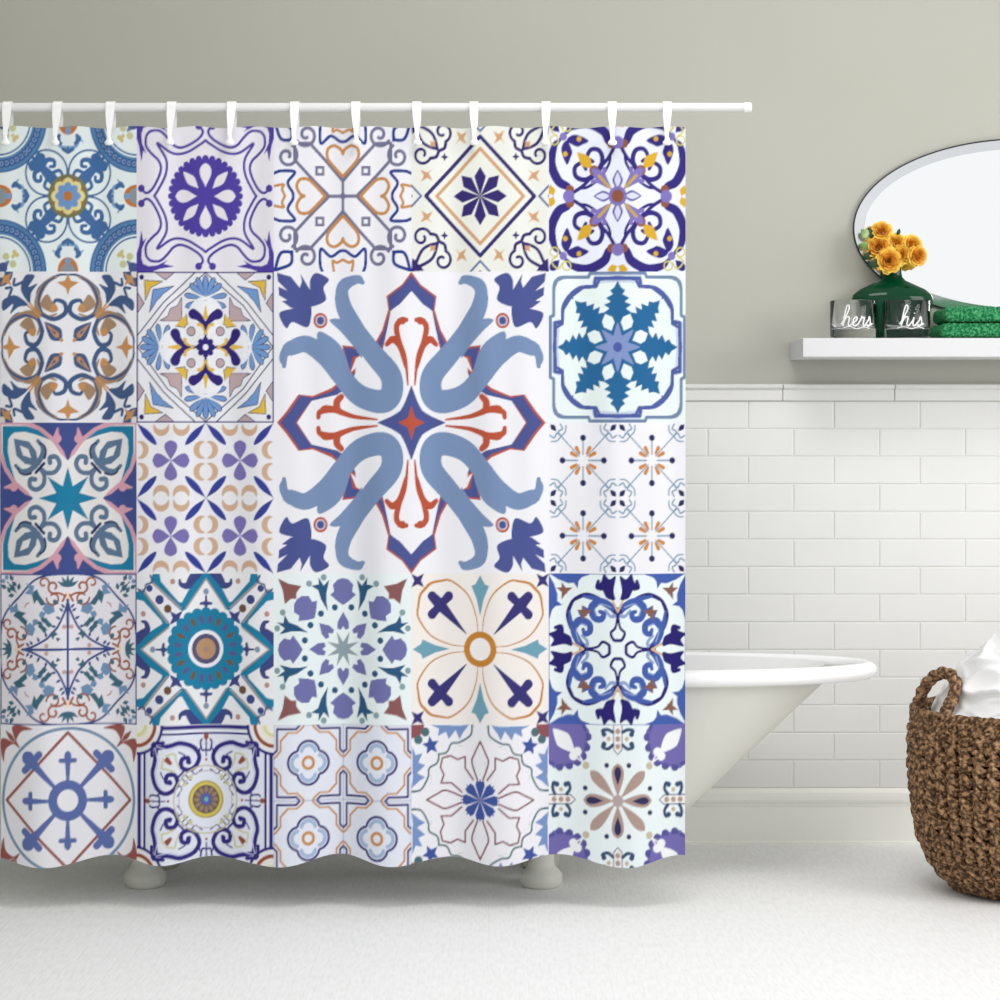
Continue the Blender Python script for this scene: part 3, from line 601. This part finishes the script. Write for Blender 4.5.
white_pl = mat('white_plastic', (246, 246, 246), .35, .5)
rod_m = mat('white_rod_enamel', (224, 224, 224), .3, .5)
zr = EYE+(HZ-107.5)*ZC/F; RR = .0115; xe = (748-500)*ZC/F
rod = thing('curtain_rod', (XL, ZC, zr), 'white enamelled round shower curtain rod running along the top of the curtain', 'curtain rod')
m = MB(); m.tube([(XL+.004, ZC, zr), (xe, ZC, zr)], RR, 24); m.build('pole', rod_m, rod, True, 40)
m = MB(); m.tube([(xe-.01, ZC, zr), (xe+.006, ZC, zr), (xe+.009, ZC, zr)], [RR+.0012, RR+.0012, RR-.002], 24); m.build('end_cap', white_pl, rod, True, 40)
m = MB(); m.tube([(XL, ZC, zr), (XL+.012, ZC, zr)], .032, 28); m.build('wall_flange', white_pl, rod, True, 40)

HOOKS = [8, 58, 111, 172, 232, 295, 356, 417, 474, 546, 612, 667]
ORD = 'first second third fourth fifth sixth seventh eighth ninth tenth eleventh twelfth'.split()
for i, hx in enumerate(HOOKS):
    X = (hx-500)*ZC/F; lean = random.uniform(-.003, .003)
    lab = 'white plastic curtain hook looped over the rod, %s of twelve from the left' % ORD[i]
    h = thing('curtain_hook', (X, ZC, zr), lab, 'curtain hook', 'curtain hooks along the rod')
    R = RR+.0024
    def strap(path, w, name, th=.0024):          # flat band swept down a path of (y, z) with widths
        m = MB(); n = len(path); rings = []
        for k, (y, z, dx) in enumerate(path):
            a = Vector(path[min(k+1, n-1)][:2])-Vector(path[max(k-1, 0)][:2]); a.normalize(); nx = Vector((-a.y, a.x))*th/2
            W = w[k]/2; c = X+dx
            rings.append([(c-W, ZC+y+nx.x, z+nx.y), (c+W, ZC+y+nx.x, z+nx.y), (c+W, ZC+y-nx.x, z-nx.y), (c-W, ZC+y-nx.x, z-nx.y)])
        m.loops(rings, True, True); return m.build(name, white_pl, h, True, 35)
    arc = [(-R*math.cos(math.radians(a)), zr+R*math.sin(math.radians(a)), 0) for a in range(-20, 201, 20)]
    strap(arc, [.022]*len(arc), 'rod_loop')
    zb = EYE+(HZ-139)*ZC/F
    p = [(-R*math.cos(math.radians(-20)), zr+R*math.sin(math.radians(-20)), 0)]
    z1 = p[0][1]
    pts = [(p[0][0]+(-.022-p[0][0])*t, z1+(zb-z1)*t, (-.001+lean)*t) for t in (0, .2, .45, .7, 1)]
    strap(pts, [.022, .021, .017, .012, .009], 'front_strap', .003)
    q0 = -R*math.cos(math.radians(200)); q1 = zr+R*math.sin(math.radians(200))
    strap([(q0+(.016-q0)*t, q1+(zb-q1)*t, .004*math.sin(t*3.1)) for t in (0, .3, .7, 1)], [.02, .014, .011, .009], 'back_strap', .003)
    m = MB(); zk = zb-.007; m.lathe([(.003, .012), (.0055, .007), (.0065, .0015), (.0105, -.002), (.0115, -.006), (.009, -.0105), (.004, -.012)], (X+lean, ZC-.0245, zk), 20, .55); m.build('end_knob', white_pl, h)
    m = MB(); m.tube([(X+lean, ZC-.022, zk+.002), (X+lean, ZC+.017, zk+.002)], .003, 10); m.build('pin', white_pl, h)

# ---------- bathtub ----------
tubw = mat('white_enamel', (250, 250, 250), .12, .5, coat=.3); tubo = mat('ivory_painted_iron', (219, 219, 210), .4, .4)
YT = 5.92; XT = .27
tub = thing('bathtub', (-.1, YT, 0), 'white freestanding roll-top bathtub with sloping end and round feet, behind the curtain', 'bathtub')
def oval(xr, xl, w, z, n=96, ex=2.1, cx=XT):     # plan of the tub: right and left reach, half width
    P = []
    for k in range(n):
        a = 2*math.pi*k/n; c, s_ = math.cos(a), math.sin(a)
        P.append((cx+(xr if c > 0 else xl)*math.copysign(abs(c)**(2/ex), c), YT+w*math.copysign(abs(s_)**(2/ex), s_), z))
    return P
XRT = 1.0145-XT; XLT = 1.72; W0 = .275; ZR = .5795
rings = []
for k in range(17):                          # rolled lip, outer side round to inner side
    a = math.radians(-80+k*260/16); o = .027
    rings.append(oval(XRT-o+o*math.cos(a)*1.0, XLT-o+o*math.cos(a), W0-o+o*math.cos(a), ZR-.022+.0225*math.sin(a)))
m = MB(); m.loops(rings+[rings[0]]); m.build('rolled_rim', tubw, tub)
xs = lambda z: .862+(z-.5166)*1.07           # sloping right end seen in profile
outer = []; inner = []
for k in range(15):
    t = k/14; z = (ZR-.03)+(.125-(ZR-.03))*t
    rnd = 0 if z > .2 else ((.2-z)/.075)**2*.09
    outer.append(oval(xs(z)-XT-rnd, XLT-.06-.2*t-rnd, .238-.085*t**1.3-rnd*.9, z, ex=2.1))
last = outer[-1]; c = (XT-.5, YT, .118)
outer.append([(c[0]+(p[0]-c[0])*.5, c[1]+(p[1]-c[1])*.5, .116) for p in last]); outer.append([c]*96)
m = MB(); m.loops(outer); m.build('outer_shell', tubo, tub)
for k in range(13):
    t = k/12; z = (ZR-.006)+(.15-(ZR-.006))*t
    rnd = 0 if z > .24 else ((.24-z)/.09)**2*.08
    inner.append(oval(min(xs(z)-XT-.045-rnd, XRT-.045), XLT-.085-.2*t-rnd, .222-.08*t**1.3-rnd*.9, z, ex=2.1))
last = inner[-1]; c = (XT-.5, YT, .146); inner.append([(c[0]+(p[0]-c[0])*.5, c[1]+(p[1]-c[1])*.5, .147) for p in last]); inner.append([c]*96)
m = MB(); m.loops(inner); m.build('basin', tubw, tub)
for fx, fy in ((145, 5.79), (541.5, 5.79), (145, 6.05), (541.5, 6.05)):
    X = (fx-500)*5.79/F
    m = MB(); m.lathe([(.046, 0), (.051, .004), (.0545, .014), (.055, .029), (.053, .035), (.045, .044), (.037, .052), (.0335, .063), (.034, .085), (.038, .1), (.05, .135), (.055, .16)], (X, fy, 0), 40)
    m.build('foot', tubo, tub)

# ---------- floating shelf ----------
sw = mat('white_lacquer', (220, 220, 222), .4, .4)
zt_, zb_, ys = 1.4557, 1.4035, 6.116
sh = thing('wall_shelf', (1.4, WALL, zb_), 'white floating wall shelf above the tiled wainscot', 'shelf')
m = MB(); m.box((.8423, ys, zb_), (2.0, WALL-.0005, zt_), .0015); m.build('shelf_board', sw, sh, False)

# ---------- oval mirror ----------
mir = mat('silvered_glass', (250, 252, 252), .02, .5, 1); bev = mat('bevelled_glass', (226, 229, 232), .12, .5, .95); fr = mat('black_mirror_edge', (26, 26, 28), .4, .5)
mc = at(1022.5, 229, WALL); ax, az = 170*WALL/F, 90.3*WALL/F
mo = thing('wall_mirror', (mc.x, WALL, mc.z-az), 'large oval mirror on the wall above the shelf, behind the roses', 'mirror')
ell = lambda d, y, n=128: [(mc.x+(ax-d)*math.cos(2*math.pi*k/n), y, mc.z+(az-d)*math.sin(2*math.pi*k/n)) for k in range(n)]
m = MB(); m.loops([ell(.004, WALL-.0005), ell(0, WALL-.003), ell(0, WALL-.0125), ell(.0035, WALL-.0128), ell(.0035, WALL-.006), ell(.004, WALL-.0005)]); m.build('edge_backing', fr, mo, True, 40)
m = MB(); m.loops([ell(.0035, WALL-.0105), ell(.031, WALL-.0135)]); m.build('bevel', bev, mo)
m = MB(); m.loops([ell(.031, WALL-.0135), ell(.0318, WALL-.0142)]); n = len(m.v); m.f.append(tuple(range(128, 256))); m.build('mirror_glass', mir, mo, False)

# ---------- glass tumblers with script lettering ----------
def glass_mat(name, c, rough=0, ior=1.45):
    m = bpy.data.materials.new(name); m.use_nodes = True; b = m.node_tree.nodes['Principled BSDF']
    b.inputs['Base Color'].default_value = lin(c); b.inputs['Transmission Weight'].default_value = 1; b.inputs['Roughness'].default_value = rough; b.inputs['IOR'].default_value = ior; return m
clear = glass_mat('clear_glass', (252, 253, 252), 0, 1.3); script_m = mat('white_enamel_script', (250, 250, 250), .5, .3)
LET = {  # pen strokes in a unit box, x to the right
 'h': ([(0, .1), (.12, .25), (.34, .8), (.36, 1.05), (.26, 1.1), (.2, .9), (.16, .5), (.12, 0), (.2, .3), (.34, .5), (.44, .42), (.42, .1), (.5, .0), (.6, .1)], .6),
 'i': ([(0, .1), (.12, .3), (.16, .46), (.14, .1), (.22, 0), (.34, .12)], .34),
 'e': ([(0, .12), (.14, .2), (.26, .36), (.2, .48), (.08, .36), (.08, .08), (.2, 0), (.36, .12)], .36),
 'r': ([(0, .12), (.12, .4), (.14, .5), (.2, .42), (.3, .44), (.26, .1), (.34, 0), (.44, .12)], .42),
 's': ([(0, .12), (.14, .3), (.2, .5), (.28, .3), (.3, .1), (.18, -.02), (.06, .06), (.2, .02), (.46, .14)], .4)}
def tumbler(cx, label, word, y=6.192):
    c = at(cx, 336, y); c.z = zt_+.0004; r = .064; H = .107
    g = thing('drinking_glass', (c.x, c.y, c.z), label, 'drinking glass', 'drinking glasses on the shelf')
    m = MB(); m.lathe([(.0001, 0), (r-.006, 0), (r-.001, .003), (r, .008), (r+.0005, H-.002), (r-.0006, H), (r-.0016, H-.001), (r-.0022, .034), (r-.006, .029), (.03, .027), (.0001, .0265)], (c.x, c.y, c.z), 56)
    m.build('glass_body', clear, g, True, 60)
    s_ = .052; tot = sum(LET[q][1] for q in word)*s_; u = -tot/2; M = MB()
    def onto(P):       # wrap the pen path onto the glass front
        out = []
        for a, h in P:
            th = a/(r+.001); out.append((c.x+(r+.0012)*math.sin(th), c.y-(r+.0012)*math.cos(th), c.z+.034+h))
        return out
    for q in word:
        P = smooth([(u+a*s_+h*s_*.12, h*s_) for a, h in LET[q][0]], False, 6); M.tube(onto(P), .0021, 6)
        if q == 'i': M.tube(onto([(u+.012, .034), (u+.0135, .0365)]), .0018, 6)
        u += LET[q][1]*s_
    M.tube(onto(smooth([(-.04, -.006), (-.02, -.002), (0, -.008), (.02, -.003), (.04, -.007)])), .0012, 6)
    M.build('lettering', script_m, g)
tumbler(853, 'clear glass tumbler lettered "hers" in white script, left of the pair on the shelf', 'hers')
tumbler(907, 'clear glass tumbler lettered "his" in white script, beside the green towels', 'his')

# ---------- green vase with orange roses ----------
vg = mat('green_glazed_glass', (0, 62, 36), .04, .25)
vy = 6.328; S_ = vy/F
va = thing('vase', ((892.5-500)*S_, vy, zt_), 'dark green glossy vase with narrow neck behind the two glass tumblers', 'vase')
H0 = lambda py: EYE-(py-HZ)*S_-zt_
prof = [(.0001, .001), (.05, .001), (.062, .004)]+[(w*S_, H0(y)) for w, y in ((32, 325), (38, 312), (41, 300), (39.5, 295), (33, 289.5), (22, 284.5), (13, 280.5), (10, 277), (9, 272), (9, 264), (9.6, 261))]+[(.021, H0(261)), (.0205, H0(268)), (.0001, H0(274))]
m = MB(); m.lathe([(r, z) for r, z in prof], (va.location.x, vy, zt_), 56, .4); m.build('vase_body', vg, va)
rose_mat = bpy.data.materials.new('rose_petal'); rose_mat.use_nodes = True; nt = rose_mat.node_tree
a_ = nt.nodes.new('ShaderNodeAttribute'); a_.attribute_name = 'tint'; nt.links.new(a_.outputs['Color'], nt.nodes['Principled BSDF'].inputs['Base Color']); nt.nodes['Principled BSDF'].inputs['Roughness'].default_value = .6
stem_m = mat('stem_green', (60, 110, 50), .6); leaf_m = mat('leaf_green', (110, 150, 80), .55, var=(30, (180, 200, 140), .4, .7)); leaf_d = mat('dark_leaf_green', (24, 64, 34), .5)
def rose(px, py, rad, y, tilt, label, hue=0.0, leaf=None):
    c = at(px, py+1.8, y); R = rad*.94*y/F
    g = thing('rose', (c.x, c.y, c.z), label, 'rose', 'roses in the green vase')
    ax_ = Vector(tilt).normalized(); Q = ax_.to_track_quat('Z', 'Y')
    m = MB(); tint = []; n = 0
    rings = [(.14, 3, .66, .62), (.3, 4, .62, .58), (.48, 5, .56, .5), (.68, 6, .46, .42), (.9, 7, .28, .34), (1.04, 8, .05, .3)]
    for ri, (rr, cnt, hh, wid) in enumerate(rings):
        for k in range(cnt):
            th0 = 2*math.pi*(k+.37*ri)/cnt+random.uniform(-.15, .15); N = 7; V = []
            for i in range(N):
                s_ = i/(N-1)
                for j in range(N):
                    q = (j/(N-1)-.5)*2; edge = max(0, 1-q**4*.75)
                    h = s_*edge; rr_ = R*(rr*(.35+.65*h**.7)+.07*max(0, h-.75)*4*rr)*(1+.02*math.sin(7*q+ri)); aa = th0+q*math.pi/cnt*1.35
                    zz = R*(-.45+(hh+.45)*h**.85 - (.18*max(0, h-.7)*3*rr))
                    V.append(c+Q@Vector((rr_*math.cos(aa), rr_*math.sin(aa), zz)))
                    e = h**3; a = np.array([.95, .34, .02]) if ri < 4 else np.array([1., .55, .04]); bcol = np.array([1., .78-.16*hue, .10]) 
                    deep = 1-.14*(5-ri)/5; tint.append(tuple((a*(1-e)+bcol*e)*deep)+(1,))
            m.add(V, [(i*N+j, i*N+j+1, (i+1)*N+j+1, (i+1)*N+j) for i in range(N-1) for j in range(N-1)])
    me = bpy.data.meshes.new('blossom'); me.from_pydata(m.v, [], m.f); me.update(); me.polygons.foreach_set('use_smooth', [True]*len(me.polygons))
    ca = me.color_attributes.new('tint', 'FLOAT_COLOR', 'POINT'); ca.data.foreach_set('color', np.array(tint, np.float32).ravel()); me.materials.append(rose_mat)
    o = bpy.data.objects.new('blossom', me); COL.objects.link(o); o.parent = g; o.matrix_parent_inverse = Matrix.Translation(-g.location)
    mouth = Vector((va.location.x+(px-892)*.00012, vy, zt_+H0(262))); st = c-ax_*R*.3
    P = [st, st*.6+mouth*.4+Vector((0, .004, -.004)), mouth, mouth+Vector((0, 0, -.02))]
    m = MB(); m.tube([tuple(p) for p in P], .0018, 6); m.build('stem', stem_m, g)
    for k, (lx, ly, ang, L, mm) in enumerate(leaf or []):
        m = MB(); b0 = at(lx, ly, y+.004); V = []; d = Vector((math.cos(ang), 0, math.sin(ang))); nn = Vector((-d.z, 0, d.x)); L *= y/F
        for i in range(9):
            t = i/8; w = math.sin(t*math.pi)**.8*L*.24
            for s2 in (-1, 0, 1): V.append(b0+d*L*t+nn*w*s2+Vector((0, -.006*math.sin(t*3)+(.004 if s2 else 0), 0)))
        m.add(V, [(i*3+j, i*3+j+1, i*3+j+4, i*3+j+3) for i in range(8) for j in range(2)]); m.build('leaf', mm, g)
rose(881.5, 229, 11, 6.30, (-.2, -1, .35), 'orange rose at the top left of the bouquet', .5, [(872, 236, 2.6, 13, leaf_m), (874, 240, 2.0, 14, leaf_d), (868, 240, 2.2, 12, leaf_m)])
rose(878, 245, 14, 6.30, (-.3, -1, .15), 'large orange rose low on the left of the bouquet', .8, [(876, 252, 3.6, 16, leaf_d), (874, 248, 2.9, 16, leaf_m)])
rose(889, 259, 13.5, 6.285, (0, -1, -.05), 'orange rose hanging over the vase mouth', .6, [(884, 260, 3.5, 18, leaf_d)])
rose(897, 240, 10, 6.30, (.1, -1, .3), 'yellow rose at the centre top of the bouquet, behind its neighbours', 0)
rose(902, 253, 11, 6.295, (.1, -1, 0), 'yellow rose between the centre and the right pair of roses', .0)
rose(913, 243, 11.5, 6.30, (.35, -1, .3), 'orange rose at the upper right of the bouquet', .4, [(897, 236, 1.2, 8, leaf_d)])
rose(918, 254, 11, 6.29, (.4, -1, -.05), 'orange rose at the far right of the bouquet, lowest of the right pair', .7)

# ---------- folded green towels ----------
def towel(zb, zt2, x0, x1, label, sc):
    tm = mat('green_terry', (14, 104, 58), .9, .2, var=(150, (96, 184, 128), .42, .72)); nx, nr = 190, 60; rings = []
    yc, dw, zc, hz = 6.235, .1, (zb+zt2)/2, (zt2-zb)/2
    for i in range(nx):
        x = x0+(x1-x0)*i/(nx-1); e = min(1, math.sqrt(max(0, 1-(1-min(i, nx-1-i)/7)**2))) if min(i, nx-1-i) < 7 else 1; ring = []
        for k in range(nr):
            a = 2*math.pi*k/nr; c, s_ = math.cos(a), math.sin(a)
            u = math.copysign(abs(c)**.3, c); v = math.copysign(abs(s_)**.38, s_)
            bmp = .006*abs(math.sin(x*210+abs(((k+.0)*.55) % 4-2)*1.5+sc))*(.55+.45*math.sin(k*1.05+x*260+sc)) if abs(s_) < .985 else 0
            ring.append((x+(0), yc+u*(dw*(.9+.1*e)-.004+bmp), zc+v*(hz*(.35+.65*e)-.0015+bmp*.6)))
        rings.append(ring)
    m = MB(); m.loops(rings, True, True); return tag(m.build('folded_towel', tm), label, 'towel', 'folded green towels on the shelf')
towel(zt_+.0006, zt_+.0445, .434*2.2/2.2+.8, 1.78, 'green folded towel with ribbed weave, lower one of the stacked pair on the shelf', 0)
towel(zt_+.0450, zt_+.090, .444+.8, 1.76, 'green folded towel lying on top of the stacked pair on the shelf', 1.7)

# ---------- wicker basket ----------
BX, BY = (1021.5-500)*5.74/F, 5.74
wk = mat('seagrass', (74, 49, 29), .65, .35, var=(95, (206, 162, 118), .42, .74), bump=(240, .9, .004)); wd = mat('weave_gap_shade', (40, 26, 16), .9)  # the near-black liner colour paints in the shade of the weave gaps
bk = thing('wicker_basket', (BX, BY, 0), 'round brown woven seagrass basket with rope handles on the floor by the tub', 'basket')
prof = [(0.0, .150), (.015, .172), (.04, .205), (.0875, .237), (.14, .261), (.211, .272), (.30, .280), (.40, .281), (.475, .278)]
def rad(z): return float(np.interp(z, [p[0] for p in prof], [p[1] for p in prof]))
m = MB(); m.lathe([(.0001, .012)]+[(r-.02, z+.012) for z, r in prof[:-1]]+[(.266, .44), (.258, .44)]+[(r-.034, z+.02) for z, r in prof[-2:0:-1]]+[(.0001, .032)], (BX, BY, 0), 64); m.build('inner_wall', wd, bk)
NS = 46; m = MB()
for k in range(NS):                          # upright stakes, each a pair of strands twisted round each other
    a0 = 2*math.pi*k/NS
    if math.sin(a0) > .62: step = 30
    else: step = 62
    for ph in (0, math.pi):
        P = []; rs = []
        for i in range(step):
            z = .012+.41*i/(step-1); w = z*2*math.pi/.062+ph; a = a0+.030*math.cos(w); r = rad(z)-.004+.010*math.sin(w)
            P.append((BX+r*math.cos(a), BY+r*math.sin(a), z)); rs.append((.0088 if ph else .0104)*(1+.22*math.sin(z*190+k)))
        m.tube(P, rs, 6)
for j in range(15):                          # weavers that pass behind and before the stakes
    z = .02+j*.0268
    for ph in (0, math.pi):
        P = []; n = NS*5
        for i in range(n):
            a = 2*math.pi*i/n; r = rad(z)+.013*math.cos(a*NS/2+ph+math.pi*(j%2))-.006
            P.append((BX+r*math.cos(a), BY+r*math.sin(a), z+.004*math.sin(a*NS/2+ph)+.0025*math.sin(a*13+j)))
        m.tube(P, [.0062*(1+.25*math.sin(i*1.3+j*2.1)) for i in range(n)], 6, True)
m.build('woven_body', wk, bk)
m = MB()
for j, z in enumerate((.419, .436, .453, .469)):
    for ph in (0, 2.1, 4.2):
        P = []; n = 300
        for i in range(n):
            a = 2*math.pi*i/n; w = a*34+ph+j; r = .277+.006*math.cos(w)
            P.append((BX+r*math.cos(a), BY+r*math.sin(a), z+.0065*math.sin(w)))
        m.tube(P, [.0058*(1+.2*math.sin(i*.9+j)) for i in range(n)], 6, True)
m.build('braided_rim', wk, bk)
def handle(side):
    ctl = [(919, 722, .09), (921, 706, .08), (925, 690, .06), (934, 677, .045), (945, 672, .02), (951.5, 679, -.01), (948, 691, -.04), (940, 704, -.055), (935, 716, -.06)]
    P0 = []
    for x, y, dy in ctl:
        p = at(x, y, 5.72); P0.append(Vector((p.x, 5.68+dy, p.z)))
    q = smooth([tuple(p[:2]) for p in P0], False, 8); q2 = smooth([(p[2], 0) for p in P0], False, 8)
    C_ = [Vector((a[0], a[1], b[0])) for a, b in zip(q, q2)]
    if side: C_ = [Vector((2*BX-p.x, p.y, p.z)) for p in C_]
    m = MB(); n = len(C_)
    for ph in (0, 2.09, 4.19):
        P = []
        for i in range(n):
            T = (C_[min(i+1, n-1)]-C_[max(i-1, 0)]).normalized(); N = T.cross(Vector((0, 1, .01))).normalized(); B = T.cross(N)
            w = i*.42+ph; P.append(C_[i]+(N*math.cos(w)+B*math.sin(w))*.0085)
        m.tube(P, .009, 8)
    m.build('rope_handle', wk, bk)
handle(0); handle(1)
ct = mat('white_cotton', (240, 240, 240), .9, .2, bump=(260, .25, .002))
from mathutils import noise
m = MB(); rings = []; nz, na = 70, 160
for i in range(nz):                          # folds of cloth heaped up: bent ridges over a mound
    t = i/(nz-1); ring = []
    for k in range(na):
        a = 2*math.pi*k/na; r = .236*(1-t)**.56
        x, y, z = r*math.cos(a), r*math.sin(a), .43+.245*t
        q = Vector((x*6+.6, y*6, z*9)); q += Vector((noise.noise(q*1.3), noise.noise(q*1.3+Vector((5, 1, 2))), 0))*.9
        f = (1-abs(noise.noise(q)))**3*.030-.012+.008*(1-abs(noise.noise(q*2.3)))**4
        f *= min(1, t*5+.1); ring.append((BX+x+math.cos(a)*f*(1-.6*t), BY+y+math.sin(a)*f*(1-.6*t), z+f*.9*min(1, t*1.6)))
    rings.append(ring)
m.loops(rings, True, True); tag(m.build('bath_towel', ct), 'white cotton towel heaped inside the wicker basket', 'towel')
